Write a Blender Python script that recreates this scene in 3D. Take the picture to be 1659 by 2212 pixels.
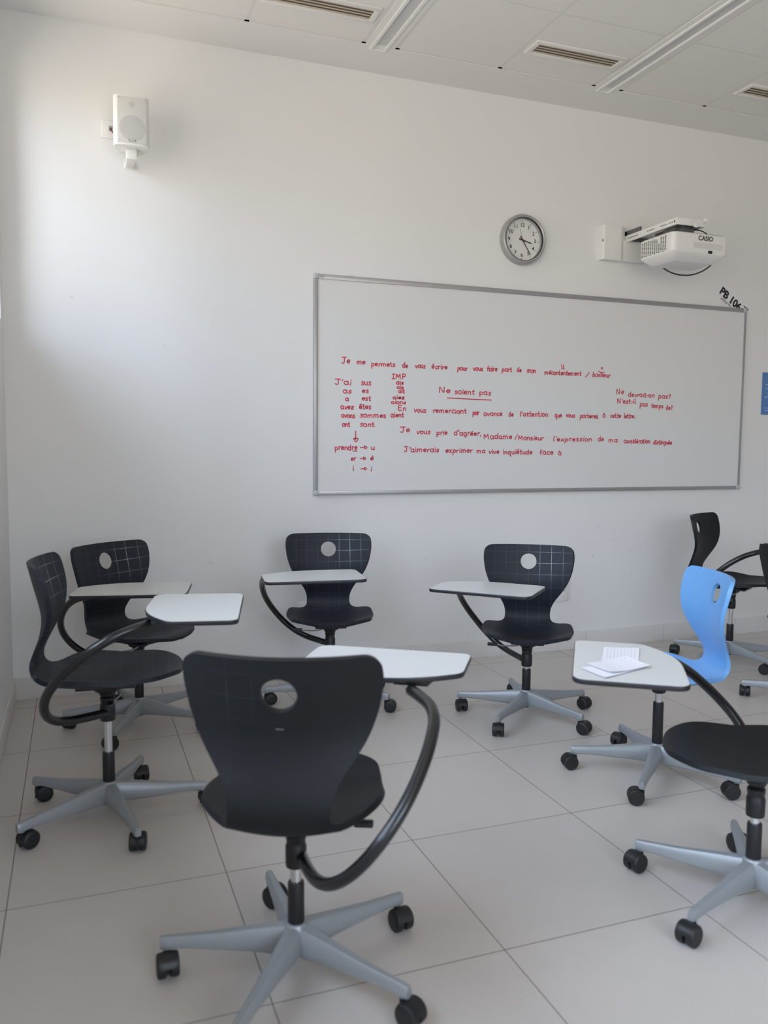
import bpy, math, random
from mathutils import Vector, Matrix
random.seed(7)
PI = math.pi
scene = bpy.context.scene
for o in list(bpy.data.objects):
    bpy.data.objects.remove(o)
COL = scene.collection

# ------------------------------------------------------------------ camera
YAW, PITCH, ROLL, CAM_H, F_PX = 0.3573, -0.0825, 0.0080, 1.2805, 1785.7
def cam_axes():
    cy, sy, cp, sp = math.cos(YAW), math.sin(YAW), math.cos(PITCH), math.sin(PITCH)
    f = Vector((sy*cp, cy*cp, sp)); r = Vector((cy, -sy, 0)); u = r.cross(f)
    cr, sr = math.cos(ROLL), math.sin(ROLL)
    return (cr*r+sr*u, -sr*r+cr*u, f)
r_, u_, f_ = cam_axes()
cd = bpy.data.cameras.new('camera')
cam = bpy.data.objects.new('camera', cd); COL.objects.link(cam)
cam.matrix_world = Matrix(((r_.x, u_.x, -f_.x, 0), (r_.y, u_.y, -f_.y, 0), (r_.z, u_.z, -f_.z, CAM_H), (0, 0, 0, 1)))
cd.sensor_fit = 'VERTICAL'; cd.sensor_height = 36; cd.sensor_width = 27
cd.lens = F_PX/2212*36
cd.clip_start = 0.02; cd.clip_end = 100
cd.dof.use_dof = True; cd.dof.focus_distance = 4.3; cd.dof.aperture_fstop = 3.0
scene.camera = cam

# ------------------------------------------------------------------ light
W_STR = 5.0
world = bpy.data.worlds.new('daylight'); scene.world = world; world.use_nodes = True
nt = world.node_tree; nt.nodes.clear()
wo = nt.nodes.new('ShaderNodeOutputWorld'); bg = nt.nodes.new('ShaderNodeBackground')
tc = nt.nodes.new('ShaderNodeTexCoord'); sx = nt.nodes.new('ShaderNodeSeparateXYZ'); cr = nt.nodes.new('ShaderNodeValToRGB')
nt.links.new(tc.outputs['Generated'], sx.inputs[0]); nt.links.new(sx.outputs['Z'], cr.inputs['Fac'])
cr.color_ramp.elements[0].position = 0.0; cr.color_ramp.elements[0].color = (0.56, 0.483, 0.405, 1)
cr.color_ramp.elements[1].position = 0.25; cr.color_ramp.elements[1].color = (0.71, 0.82, 1.03, 1)
nt.links.new(cr.outputs['Color'], bg.inputs['Color']); bg.inputs['Strength'].default_value = W_STR
nt.links.new(bg.outputs[0], wo.inputs[0])
# daylight enters through the window openings of the left wall (y0, y1, z0, z1)
LX, RX, FY, BY, CZ = -0.31, 8.2, 4.389, -2.6, 3.279       # room: left, right, front, back walls, ceiling
WINS = [(2.95, 4.275, 1.84, 3.05), (0.95, 2.65, 0.95, 3.05), (-1.05, 0.65, 0.95, 3.05), (-2.45, -1.3, 0.95, 3.05)]
ADDED_WINS = [(-0.05, 2.6, 0.9, 2.95)]        # unseen window added behind the camera to light the front wall (x0, x1, z0, z1)
WT = 0.22
def portal(name, loc, rot, sx_, sy_):
    ld = bpy.data.lights.new(name, 'AREA'); ld.shape = 'RECTANGLE'; ld.size = sx_; ld.size_y = sy_
    ld.cycles.is_portal = True
    lo = bpy.data.objects.new(name, ld); COL.objects.link(lo); lo.location = loc; lo.rotation_euler = rot
for (y0, y1, z0, z1) in WINS:
    portal('daylight_portal', (LX-WT-0.03, (y0+y1)/2, (z0+z1)/2), (0, -PI/2, 0), z1-z0, y1-y0)
for (x0, x1, z0, z1) in ADDED_WINS:
    portal('daylight_portal', ((x0+x1)/2, BY-WT-0.03, (z0+z1)/2), (PI/2, 0, 0), x1-x0, z1-z0)  # portal of the added rear window
vs = scene.view_settings
vs.view_transform = 'Standard'; vs.look = 'None'; vs.gamma = 1; vs.use_curve_mapping = False
vs.exposure = 0.60
scene.cycles.max_bounces = 10; scene.cycles.diffuse_bounces = 7; scene.cycles.transparent_max_bounces = 12

# ------------------------------------------------------------------ materials
def mat(name, col, rough=0.5, metal=0.0, spec=0.5, noise=0.0, nscale=40, bump=0.0, bscale=200, coat=0):
    m = bpy.data.materials.new(name); m.use_nodes = True
    t = m.node_tree; b = t.nodes['Principled BSDF']
    b.inputs['Base Color'].default_value = (*col, 1); b.inputs['Roughness'].default_value = rough
    b.inputs['Metallic'].default_value = metal; b.inputs['Specular IOR Level'].default_value = spec
    b.inputs['Coat Weight'].default_value = coat
    g = t.nodes.new('ShaderNodeTexCoord')
    n = t.nodes.new('ShaderNodeTexNoise'); n.inputs['Scale'].default_value = nscale; n.inputs['Detail'].default_value = 4
    t.links.new(g.outputs['Object'], n.inputs['Vector'])
    mr = t.nodes.new('ShaderNodeMapRange'); mr.inputs['To Min'].default_value = 1-noise; mr.inputs['To Max'].default_value = 1+noise
    t.links.new(n.outputs['Fac'], mr.inputs['Value'])
    mx = t.nodes.new('ShaderNodeVectorMath'); mx.operation = 'SCALE'; mx.inputs[0].default_value = col
    t.links.new(mr.outputs[0], mx.inputs['Scale']); t.links.new(mx.outputs[0], b.inputs['Base Color'])
    if bump:
        n2 = t.nodes.new('ShaderNodeTexNoise'); n2.inputs['Scale'].default_value = bscale
        t.links.new(g.outputs['Object'], n2.inputs['Vector'])
        bp = t.nodes.new('ShaderNodeBump'); bp.inputs['Strength'].default_value = bump; bp.inputs['Distance'].default_value = 0.002
        t.links.new(n2.outputs['Fac'], bp.inputs['Height']); t.links.new(bp.outputs[0], b.inputs['Normal'])
    return m
def math_n(t, op, a, b=None, c=None):
    n = t.nodes.new('ShaderNodeMath'); n.operation = op
    for i, v in enumerate((a, b, c)):
        if v is None: continue
        if isinstance(v, (int, float)): n.inputs[i].default_value = v
        else: t.links.new(v, n.inputs[i])
    return n.outputs[0]
def mixc(t, fac, a, b):
    n = t.nodes.new('ShaderNodeMix'); n.data_type = 'RGBA'
    if isinstance(fac, (int, float)): n.inputs[0].default_value = fac
    else: t.links.new(fac, n.inputs[0])
    for i, v in ((6, a), (7, b)):
        if isinstance(v, tuple): n.inputs[i].default_value = (*v, 1)
        else: t.links.new(v, n.inputs[i])
    return n.outputs[2]

M = {}
# painted wall with scuffs
def wall_mat():
    m = mat('painted_wall', (0.80, 0.80, 0.795), rough=0.75, spec=0.3, noise=0.012, nscale=1.3, bump=0.08, bscale=350)
    t = m.node_tree; b = t.nodes['Principled BSDF']; src = b.inputs['Base Color'].links[0].from_socket
    g = t.nodes.new('ShaderNodeTexCoord'); s = t.nodes.new('ShaderNodeSeparateXYZ'); t.links.new(g.outputs['Object'], s.inputs[0])
    # scuffs in the chair-back zone
    n = t.nodes.new('ShaderNodeTexNoise'); n.inputs['Scale'].default_value = 5.0; n.inputs['Detail'].default_value = 8; n.inputs['Roughness'].default_value = 0.7
    mp = t.nodes.new('ShaderNodeMapping'); mp.inputs['Scale'].default_value = (1, 1, 2.4); mp.inputs['Rotation'].default_value = (0, 0.35, 0)
    t.links.new(g.outputs['Object'], mp.inputs['Vector']); t.links.new(mp.outputs[0], n.inputs['Vector'])
    k = t.nodes.new('ShaderNodeMapRange'); k.inputs['From Min'].default_value = 0.69; k.inputs['From Max'].default_value = 0.76
    t.links.new(n.outputs['Fac'], k.inputs['Value'])
    z = t.nodes.new('ShaderNodeMapRange'); z.inputs['From Min'].default_value = 0.95; z.inputs['From Max'].default_value = 0.75
    t.links.new(s.outputs['Z'], z.inputs['Value'])
    f = math_n(t, 'MULTIPLY', math_n(t, 'MULTIPLY', k.outputs[0], z.outputs[0]), 0.35)
    # single dark marks
    tot = None
    for (mx_, mz_, rx_, rz_) in ((0.0, 1.982, .007, .005), (0.442, 1.771, .006, .004), (3.073, 0.775, .022, .003), (3.092, 0.762, .006, .005), (3.05, 0.585, .007, .013), (3.35, 0.60, .045, .002), (3.20, 0.68, .03, .0015), (0.60, 0.66, .004, .003), (0.66, 0.645, .022, .004), (0.73, 0.665, .010, .002), (1.90, 0.62, .004, .010), (1.96, 0.60, .009, .002)):
        dx = math_n(t, 'DIVIDE', math_n(t, 'SUBTRACT', s.outputs['X'], mx_), rx_)
        dz = math_n(t, 'DIVIDE', math_n(t, 'SUBTRACT', math_n(t, 'ADD', s.outputs['Z'], math_n(t, 'MULTIPLY', math_n(t, 'SUBTRACT', s.outputs['X'], mx_), 0.3)), mz_), rz_)
        d = math_n(t, 'ADD', math_n(t, 'MULTIPLY', dx, dx), math_n(t, 'MULTIPLY', dz, dz))
        e = math_n(t, 'MULTIPLY', math_n(t, 'LESS_THAN', d, 1.0), 0.22)
        tot = e if tot is None else math_n(t, 'MAXIMUM', tot, e)
    f = math_n(t, 'MAXIMUM', f, tot)
    t.links.new(mixc(t, f, src, (0.30, 0.30, 0.31)), b.inputs['Base Color'])
    return m
M['wall'] = wall_mat()
M['ceil_plain'] = mat('ceiling_plaster', (0.80, 0.79, 0.77), rough=0.85, spec=0.2, noise=0.01, nscale=2)
M['trimwhite'] = mat('satin_white_paint', (0.78, 0.77, 0.75), rough=0.45, noise=0.01)

def tile_floor():
    m = mat('porcelain_tiles', (0.575, 0.532, 0.495), rough=0.38, spec=0.45)
    t = m.node_tree; b = t.nodes['Principled BSDF']
    g = t.nodes.new('ShaderNodeTexCoord'); s = t.nodes.new('ShaderNodeSeparateXYZ'); t.links.new(g.outputs['Object'], s.inputs[0])
    fx = math_n(t, 'DIVIDE', math_n(t, 'ADD', s.outputs['X'], 0.2034), 0.6)
    fy = math_n(t, 'DIVIDE', math_n(t, 'SUBTRACT', s.outputs['Y'], 4.2397), 0.6183)
    def edge(f, size):
        fr = math_n(t, 'FRACT', f)
        d = math_n(t, 'MULTIPLY', math_n(t, 'MINIMUM', fr, math_n(t, 'SUBTRACT', 1.0, fr)), size)
        k = t.nodes.new('ShaderNodeMapRange'); k.inputs['From Min'].default_value = 0.0019; k.inputs['From Max'].default_value = 0.0011
        t.links.new(d, k.inputs['Value']); return k.outputs[0]
    gr = math_n(t, 'MAXIMUM', edge(fx, 0.6), edge(fy, 0.6183))
    cell = t.nodes.new('ShaderNodeCombineXYZ')
    t.links.new(math_n(t, 'FLOOR', fx), cell.inputs[0]); t.links.new(math_n(t, 'FLOOR', fy), cell.inputs[1])
    wn = t.nodes.new('ShaderNodeTexWhiteNoise'); t.links.new(cell.outputs[0], wn.inputs['Vector'])
    n1 = t.nodes.new('ShaderNodeTexNoise'); n1.inputs['Scale'].default_value = 3.5; n1.inputs['Detail'].default_value = 6; n1.inputs['Roughness'].default_value = 0.6
    n2 = t.nodes.new('ShaderNodeTexNoise'); n2.inputs['Scale'].default_value = 160
    t.links.new(g.outputs['Object'], n1.inputs['Vector']); t.links.new(g.outputs['Object'], n2.inputs['Vector'])
    v = math_n(t, 'ADD', math_n(t, 'MULTIPLY', n1.outputs['Fac'], 0.12), math_n(t, 'ADD', math_n(t, 'MULTIPLY', wn.outputs['Value'], 0.03), math_n(t, 'MULTIPLY', n2.outputs['Fac'], 0.07)))
    v = math_n(t, 'ADD', v, 0.885)
    sc = t.nodes.new('ShaderNodeVectorMath'); sc.operation = 'SCALE'; sc.inputs[0].default_value = (0.575, 0.532, 0.495)
    t.links.new(v, sc.inputs['Scale'])
    t.links.new(mixc(t, gr, sc.outputs[0], (0.20, 0.17, 0.155)), b.inputs['Base Color'])
    ro = math_n(t, 'ADD', math_n(t, 'MULTIPLY', gr, 0.4), math_n(t, 'ADD', math_n(t, 'MULTIPLY', n1.outputs['Fac'], 0.12), 0.34))
    t.links.new(ro, b.inputs['Roughness'])
    bp = t.nodes.new('ShaderNodeBump'); bp.inputs['Strength'].default_value = 0.5; bp.inputs['Distance'].default_value = 0.001
    t.links.new(math_n(t, 'SUBTRACT', 1.0, gr), bp.inputs['Height']); t.links.new(bp.outputs[0], b.inputs['Normal'])
    return m
M['floor'] = tile_floor()

def skirt_mat():
    m = mat('skirting_tile', (0.72, 0.705, 0.685), rough=0.35, noise=0.03, nscale=6)
    t = m.node_tree; b = t.nodes['Principled BSDF']; src = b.inputs['Base Color'].links[0].from_socket
    g = t.nodes.new('ShaderNodeTexCoord'); s = t.nodes.new('ShaderNodeSeparateXYZ'); t.links.new(g.outputs['Object'], s.inputs[0])
    f = math_n(t, 'FRACT', math_n(t, 'DIVIDE', math_n(t, 'SUBTRACT', s.outputs['X'], 3.606), 0.6))
    d = math_n(t, 'MULTIPLY', math_n(t, 'MINIMUM', f, math_n(t, 'SUBTRACT', 1.0, f)), 0.6)
    t.links.new(mixc(t, math_n(t, 'MULTIPLY', math_n(t, 'LESS_THAN', d, 0.0013), 0.6), src, (0.35, 0.33, 0.31)), b.inputs['Base Color'])
    return m
M['skirt'] = skirt_mat()
M['skirt_side'] = mat('skirting_tile_side', (0.72, 0.705, 0.685), rough=0.35, noise=0.03, nscale=6)

def ceil_tile_mat():
    m = mat('mineral_ceiling_tile', (0.80, 0.785, 0.755), rough=0.9, spec=0.1, noise=0.02, nscale=60, bump=0.15, bscale=500)
    return m
M['ctile'] = ceil_tile_mat()
M['cgrid'] = mat('ceiling_grid_bar', (0.72, 0.71, 0.69), rough=0.5)
M['clight'] = mat('ceiling_light_diffuser', (0.55, 0.56, 0.56), rough=0.35)
M['cframe'] = mat('ceiling_light_frame', (0.85, 0.85, 0.84), rough=0.35)
M['ventslat'] = mat('vent_slat', (0.62, 0.55, 0.44), rough=0.5)
M['ventdark'] = mat('vent_duct', (0.20, 0.17, 0.14), rough=0.8)

# speckled seat shell with a printed grid
def shell_mat(name, base, line, strength, uniform=0.15):
    m = mat(name, base, rough=0.50, spec=0.26, noise=0.06, nscale=90, bump=0.12, bscale=900)
    t = m.node_tree; b = t.nodes['Principled BSDF']; src = b.inputs['Base Color'].links[0].from_socket
    uv = t.nodes.new('ShaderNodeUVMap'); uv.uv_map = 'grid'
    s = t.nodes.new('ShaderNodeSeparateXYZ'); t.links.new(uv.outputs[0], s.inputs[0])
    def edge(c, off):
        f = math_n(t, 'FRACT', math_n(t, 'DIVIDE', math_n(t, 'ADD', c, off), 0.056))
        d = math_n(t, 'MULTIPLY', math_n(t, 'MINIMUM', f, math_n(t, 'SUBTRACT', 1.0, f)), 0.056)
        k = t.nodes.new('ShaderNodeMapRange'); k.inputs['From Min'].default_value = 0.0016; k.inputs['From Max'].default_value = 0.0006
        t.links.new(d, k.inputs['Value']); return k.outputs[0]
    e = math_n(t, 'MAXIMUM', edge(s.outputs['X'], 1.12+0.0), edge(s.outputs['Y'], 0.019))
    n = t.nodes.new('ShaderNodeTexNoise'); n.inputs['Scale'].default_value = 9
    t.links.new(uv.outputs[0], n.inputs['Vector'])
    # grid lines are drawn strongest beside the grip hole
    dx = math_n(t, 'DIVIDE', math_n(t, 'ADD', s.outputs['X'], 0.10), 0.07)
    dy = math_n(t, 'DIVIDE', math_n(t, 'SUBTRACT', s.outputs['Y'], 0.085), 0.07)
    gs = math_n(t, 'EXPONENT', math_n(t, 'MULTIPLY', math_n(t, 'ADD', math_n(t, 'MULTIPLY', dx, dx), math_n(t, 'MULTIPLY', dy, dy)), -1.0))
    w = math_n(t, 'ADD', math_n(t, 'MULTIPLY', gs, 0.9), math_n(t, 'MULTIPLY', n.outputs['Fac'], uniform))
    t.links.new(mixc(t, math_n(t, 'MULTIPLY', math_n(t, 'MULTIPLY', e, w), strength), src, line), b.inputs['Base Color'])
    return m
M['shell_dark'] = shell_mat('charcoal_grid_plastic', (0.019, 0.022, 0.031), (0.38, 0.45, 0.52), 0.85)
M['shell_black'] = shell_mat('black_grid_plastic', (0.011, 0.0125, 0.0145), (0.2, 0.22, 0.24), 0.10)
M['shell_blue'] = mat('light_blue_plastic', (0.15, 0.365, 0.70), rough=0.33, noise=0.02, nscale=60, bump=0.05, bscale=900)
M['alu'] = mat('painted_aluminium', (0.325, 0.345, 0.358), rough=0.38, metal=0.25, noise=0.02, nscale=50)
M['black'] = mat('black_plastic', (0.012, 0.012, 0.013), rough=0.42, noise=0.05)
M['tube'] = mat('black_tube_coating', (0.010, 0.010, 0.012), rough=0.25, coat=0.3)
M['chrome'] = mat('chrome', (0.75, 0.76, 0.78), rough=0.16, metal=1.0)
M['tyre'] = mat('black_castor_rubber', (0.013, 0.013, 0.014), rough=0.5)
M['lam'] = mat('white_laminate', (0.635, 0.648, 0.64), rough=0.28, noise=0.01, nscale=4)
M['edge'] = mat('black_edge_band', (0.022, 0.021, 0.024), rough=0.35)
M['greyp'] = mat('grey_plastic', (0.32, 0.33, 0.34), rough=0.4)
M['board'] = mat('whiteboard_enamel', (0.74, 0.745, 0.745), rough=0.22, spec=0.5, noise=0.006, nscale=2)
M['balu'] = mat('anodised_aluminium', (0.42, 0.42, 0.43), rough=0.35, metal=0.6)
M['bcorner'] = mat('grey_corner_plastic', (0.50, 0.51, 0.51), rough=0.4)
M['ink'] = mat('red_marker_ink', (0.62, 0.035, 0.075), rough=0.5, noise=0.15, nscale=80)
M['wp'] = mat('white_plastic', (0.80, 0.80, 0.78), rough=0.4, noise=0.01)
M['wp2'] = mat('speaker_grille_cloth', (0.66, 0.66, 0.64), rough=0.7, noise=0.03, nscale=700)
M['cone'] = mat('speaker_cone_grey', (0.55, 0.555, 0.55), rough=0.7, noise=0.05, nscale=700)  # even mid grey for cones and screws
M['grey_dark'] = mat('dark_grey', (0.10, 0.10, 0.105), rough=0.5)
M['txt'] = mat('black_print', (0.015, 0.015, 0.017), rough=0.6)
M['clockrim'] = mat('silver_clock_rim', (0.42, 0.42, 0.42), rough=0.35, metal=0.5)
M['clockface'] = mat('clock_face', (0.76, 0.76, 0.75), rough=0.5)
M['red'] = mat('dark_red_cable', (0.25, 0.02, 0.03), rough=0.5)
M['paper'] = mat('paper', (0.80, 0.80, 0.84), rough=0.8, noise=0.01)
M['pen'] = mat('faint_pen_writing', (0.42, 0.43, 0.50), rough=0.8)
M['blue_poster'] = mat('blue_poster_print', (0.10, 0.22, 0.50), rough=0.5, noise=0.12, nscale=14)
M['pale_blue'] = mat('pale_blue_print', (0.35, 0.48, 0.72), rough=0.5)
M['steel_dark'] = mat('dark_steel', (0.16, 0.17, 0.17), rough=0.4, metal=0.5)  # one even dark grey for the steel mount parts
def glass():
    m = bpy.data.materials.new('window_glass'); m.use_nodes = True; t = m.node_tree; t.nodes.clear()
    o = t.nodes.new('ShaderNodeOutputMaterial'); a = t.nodes.new('ShaderNodeBsdfTransparent'); g = t.nodes.new('ShaderNodeBsdfGlossy')
    g.inputs['Roughness'].default_value = 0.02; f = t.nodes.new('ShaderNodeFresnel'); f.inputs['IOR'].default_value = 1.15
    a.inputs['Color'].default_value = (0.95, 0.97, 0.97, 1)
    x = t.nodes.new('ShaderNodeMixShader'); t.links.new(f.outputs[0], x.inputs[0]); t.links.new(a.outputs[0], x.inputs[1]); t.links.new(g.outputs[0], x.inputs[2])
    t.links.new(x.outputs[0], o.inputs[0]); return m
M['glass'] = glass()

# ------------------------------------------------------------------ mesh helpers
class MB:
    def __init__(s): s.v = []; s.f = []; s.m = []; s.smooth = []
    def add(s, vs, fs, mi=0, smooth=False):
        n = len(s.v); s.v += [tuple(v) for v in vs]
        for f in fs: s.f.append(tuple(i+n for i in f)); s.m.append(mi); s.smooth.append(smooth)
        return s
    def box(s, a, b, mi=0):
        (x0, y0, z0), (x1, y1, z1) = a, b
        if x0 > x1: x0, x1 = x1, x0
        if y0 > y1: y0, y1 = y1, y0
        if z0 > z1: z0, z1 = z1, z0
        V = [(x0,y0,z0),(x1,y0,z0),(x1,y1,z0),(x0,y1,z0),(x0,y0,z1),(x1,y0,z1),(x1,y1,z1),(x0,y1,z1)]
        return s.add(V, [(0,3,2,1),(4,5,6,7),(0,1,5,4),(1,2,6,5),(2,3,7,6),(3,0,4,7)], mi)
    def lathe(s, prof, n=24, mi=0, M4=None, smooth=True, caps=True):
        V = []; F = []
        for (r, z) in prof:
            for k in range(n):
                a = 2*PI*k/n; V.append((r*math.cos(a), r*math.sin(a), z))
        for j in range(len(prof)-1):
            for k in range(n):
                k2 = (k+1) % n; F.append((j*n+k, j*n+k2, (j+1)*n+k2, (j+1)*n+k))
        if caps: F.append(tuple(range(n))[::-1]); F.append(tuple((len(prof)-1)*n+k for k in range(n)))
        if M4 is not None: V = [tuple(M4 @ Vector(v)) for v in V]
        return s.add(V, F, mi, smooth)
    def tube(s, pts, r, n=14, mi=0, caps=True):
        P = [Vector(p) for p in pts]; V = []; F = []
        t0 = (P[1]-P[0]).normalized(); up = Vector((0, 0, 1))
        if abs(t0.dot(up)) > .95: up = Vector((1, 0, 0))
        nrm = (up - t0*up.dot(t0)).normalized()
        for i, p in enumerate(P):
            if i == 0: t = P[1]-P[0]
            elif i == len(P)-1: t = P[-1]-P[-2]
            else: t = P[i+1]-P[i-1]
            t.normalize(); nrm = (nrm - t*nrm.dot(t)).normalized(); bn = t.cross(nrm)
            rr = r[i] if isinstance(r, (list, tuple)) else r
            for k in range(n):
                a = 2*PI*k/n; V.append(p + (nrm*math.cos(a)+bn*math.sin(a))*rr)
        for j in range(len(P)-1):
            for k in range(n):
                k2 = (k+1) % n; F.append((j*n+k, j*n+k2, (j+1)*n+k2, (j+1)*n+k))
        if caps: F.append(tuple(range(n))[::-1]); F.append(tuple((len(P)-1)*n+k for k in range(n)))
        return s.add(V, F, mi, True)
    def prism(s, poly, z0, z1, mi=0, axis='z'):
        n = len(poly)
        def P(x, y, z): return (x, y, z) if axis == 'z' else ((x, z, y) if axis == 'y' else (z, x, y))
        V = [P(x, y, z0) for x, y in poly] + [P(x, y, z1) for x, y in poly]
        F = [tuple(range(n))[::-1], tuple(range(n, 2*n))] + [(i, (i+1) % n, n+(i+1) % n, n+i) for i in range(n)]
        return s.add(V, F, mi)
    def mesh(s, name, mats, bevel=0, segs=2, angle=35, fix=True, sharp=38):
        me = bpy.data.meshes.new(name); me.from_pydata(s.v, [], s.f)
        for m_ in mats: me.materials.append(m_)
        for p, mi, sm in zip(me.polygons, s.m, s.smooth): p.material_index = mi; p.use_smooth = sm
        me.update()
        if fix:
            import bmesh
            bm = bmesh.new(); bm.from_mesh(me); bmesh.ops.recalc_face_normals(bm, faces=bm.faces)
            if bevel:
                es = [e for e in bm.edges if len(e.link_faces) == 2 and e.calc_face_angle(0) > math.radians(angle)]
                bmesh.ops.bevel(bm, geom=es, offset=bevel, segments=segs, profile=0.6, affect='EDGES', clamp_overlap=True)
            bm.to_mesh(me); bm.free()
        me.update()
        for p in me.polygons: p.use_smooth = True
        me.set_sharp_from_angle(angle=math.radians(sharp))
        return me
def link(name, me, parent=None, loc=(0,0,0), rz=0):
    o = bpy.data.objects.new(name, me); COL.objects.link(o)
    o.location = loc; o.rotation_euler = (0, 0, rz)
    if parent is not None: o.parent = parent
    return o
def thing(name, label, cat, loc=(0,0,0), rz=0, group=None):
    o = bpy.data.objects.new(name, None); COL.objects.link(o); o.empty_display_size = 0.1
    o.location = loc; o.rotation_euler = (0,0,rz); tag(o, label, cat, group); return o
def tag(o, label, cat, group=None):
    o['label'] = label; o['category'] = cat
    if group: o['group'] = group
    return o
def struct(name, mb, m, **k):
    o = link(name, mb.mesh(name, m if isinstance(m, list) else [m], **k)); o['kind'] = 'structure'; return o
def spline(pts, n=8):
    P = [Vector(p) for p in pts]; P = [P[0]*2-P[1]] + P + [P[-1]*2-P[-2]]; out = []
    for i in range(1, len(P)-2):
        for k in range(n):
            t = k/n; a, b, c, d = P[i-1], P[i], P[i+1], P[i+2]
            out.append(0.5*((2*b)+(c-a)*t+(2*a-5*b+4*c-d)*t*t+(3*b-a-3*c+d)*t**3))
    out.append(P[-2]); return out
def interp(tab, x):
    if x <= tab[0][0]: return tab[0][1]
    for (a, va), (b, vb) in zip(tab, tab[1:]):
        if x <= b:
            t = (x-a)/(b-a); return va+(vb-va)*t
    return tab[-1][1]
def sm_interp(tab, x):
    # smooth (Catmull-Rom) table lookup
    n = len(tab)
    if x <= tab[0][0]: return tab[0][1]
    if x >= tab[-1][0]: return tab[-1][1]
    for i in range(n-1):
        if x <= tab[i+1][0]:
            x0, y0 = tab[i]; x1, y1 = tab[i+1]; h = x1-x0; t = (x-x0)/h
            m0 = (y1-tab[i-1][1])/(x1-tab[i-1][0])*h if i > 0 else (y1-y0)
            m1 = (tab[i+2][1]-y0)/(tab[i+2][0]-x0)*h if i+2 < n else (y1-y0)
            return (2*t**3-3*t*t+1)*y0+(t**3-2*t*t+t)*m0+(-2*t**3+3*t*t)*y1+(t**3-t*t)*m1

# ------------------------------------------------------------------ room
WALLT = 0.25
struct('floor', MB().box((LX-WALLT, BY-WALLT, -0.1), (RX+WALLT, FY+WALLT, 0)), M['floor'])
struct('wall_front', MB().box((LX-WALLT, FY, 0), (RX+WALLT, FY+WALLT, CZ+0.3)), M['wall'])
struct('wall_right', MB().box((RX, BY, 0), (RX+WALLT, FY, CZ+0.3)), M['wall'])
def wall_with_holes(name, a0, a1, z1, holes, mk):
    mb = MB(); c = a0
    for (h0, h1, hz0, hz1) in sorted(holes):
        mb.box(*mk(c, h0, 0, z1)); mb.box(*mk(h0, h1, 0, hz0)); mb.box(*mk(h0, h1, hz1, z1)); c = h1
    mb.box(*mk(c, a1, 0, z1)); return struct(name, mb, M['wall'])
wall_with_holes('wall_left', BY, FY, CZ+0.3, WINS, lambda a, b, c, d: ((LX-WALLT, a, c), (LX, b, d)))
wall_with_holes('wall_back', LX-WALLT, RX+WALLT, CZ+0.3, ADDED_WINS, lambda a, b, c, d: ((a, BY-WALLT, c), (b, BY, d)))
struct('baseboard_front', MB().box((LX, FY-0.010, 0), (RX, FY, 0.11)), M['skirt'], bevel=0.002)
struct('baseboard_left', MB().box((LX, BY, 0), (LX+0.010, FY-0.010, 0.11)), M['skirt_side'], bevel=0.002)
for i, (a, b, c, d) in enumerate(WINS):
    x0, x1 = LX-WT, LX-WT+0.05
    fr = MB(); w = 0.05
    fr.box((x0, a, c), (x1, a+w, d)); fr.box((x0, b-w, c), (x1, b, d)); fr.box((x0, a+w, c), (x1, b-w, c+w)); fr.box((x0, a+w, d-w), (x1, b-w, d))
    m_ = (a+b)/2; fr.box((x0, m_-0.03, c+w), (x1, m_+0.03, d-w))
    wn = struct('window_%d' % (i+1), fr, M['trimwhite'], bevel=0.003)
    g = link('window_pane', MB().box((x0+0.02, a+w, c+w), (x0+0.026, b-w, d-w)).mesh('pane', [M['glass']]), wn)
for i, (a, b, c, d) in enumerate(ADDED_WINS):
    y0, y1 = BY-WT, BY-WT+0.05
    fr = MB(); w = 0.05
    fr.box((a, y0, c), (a+w, y1, d)); fr.box((b-w, y0, c), (b, y1, d)); fr.box((a+w, y0, c), (b-w, y1, c+w)); fr.box((a+w, y0, d-w), (b-w, y1, d))
    m_ = (a+b)/2; fr.box((m_-0.03, y0, c+w), (m_+0.03, y1, d-w))
    wn = struct('window_%d' % (i+5), fr, M['trimwhite'], bevel=0.003)  # added rear window, out of view, brightens the lower front wall
    g = link('window_pane', MB().box((a+w, y0+0.02, c+w), (b-w, y0+0.026, d-w)).mesh('pane', [M['glass']]), wn)

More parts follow.
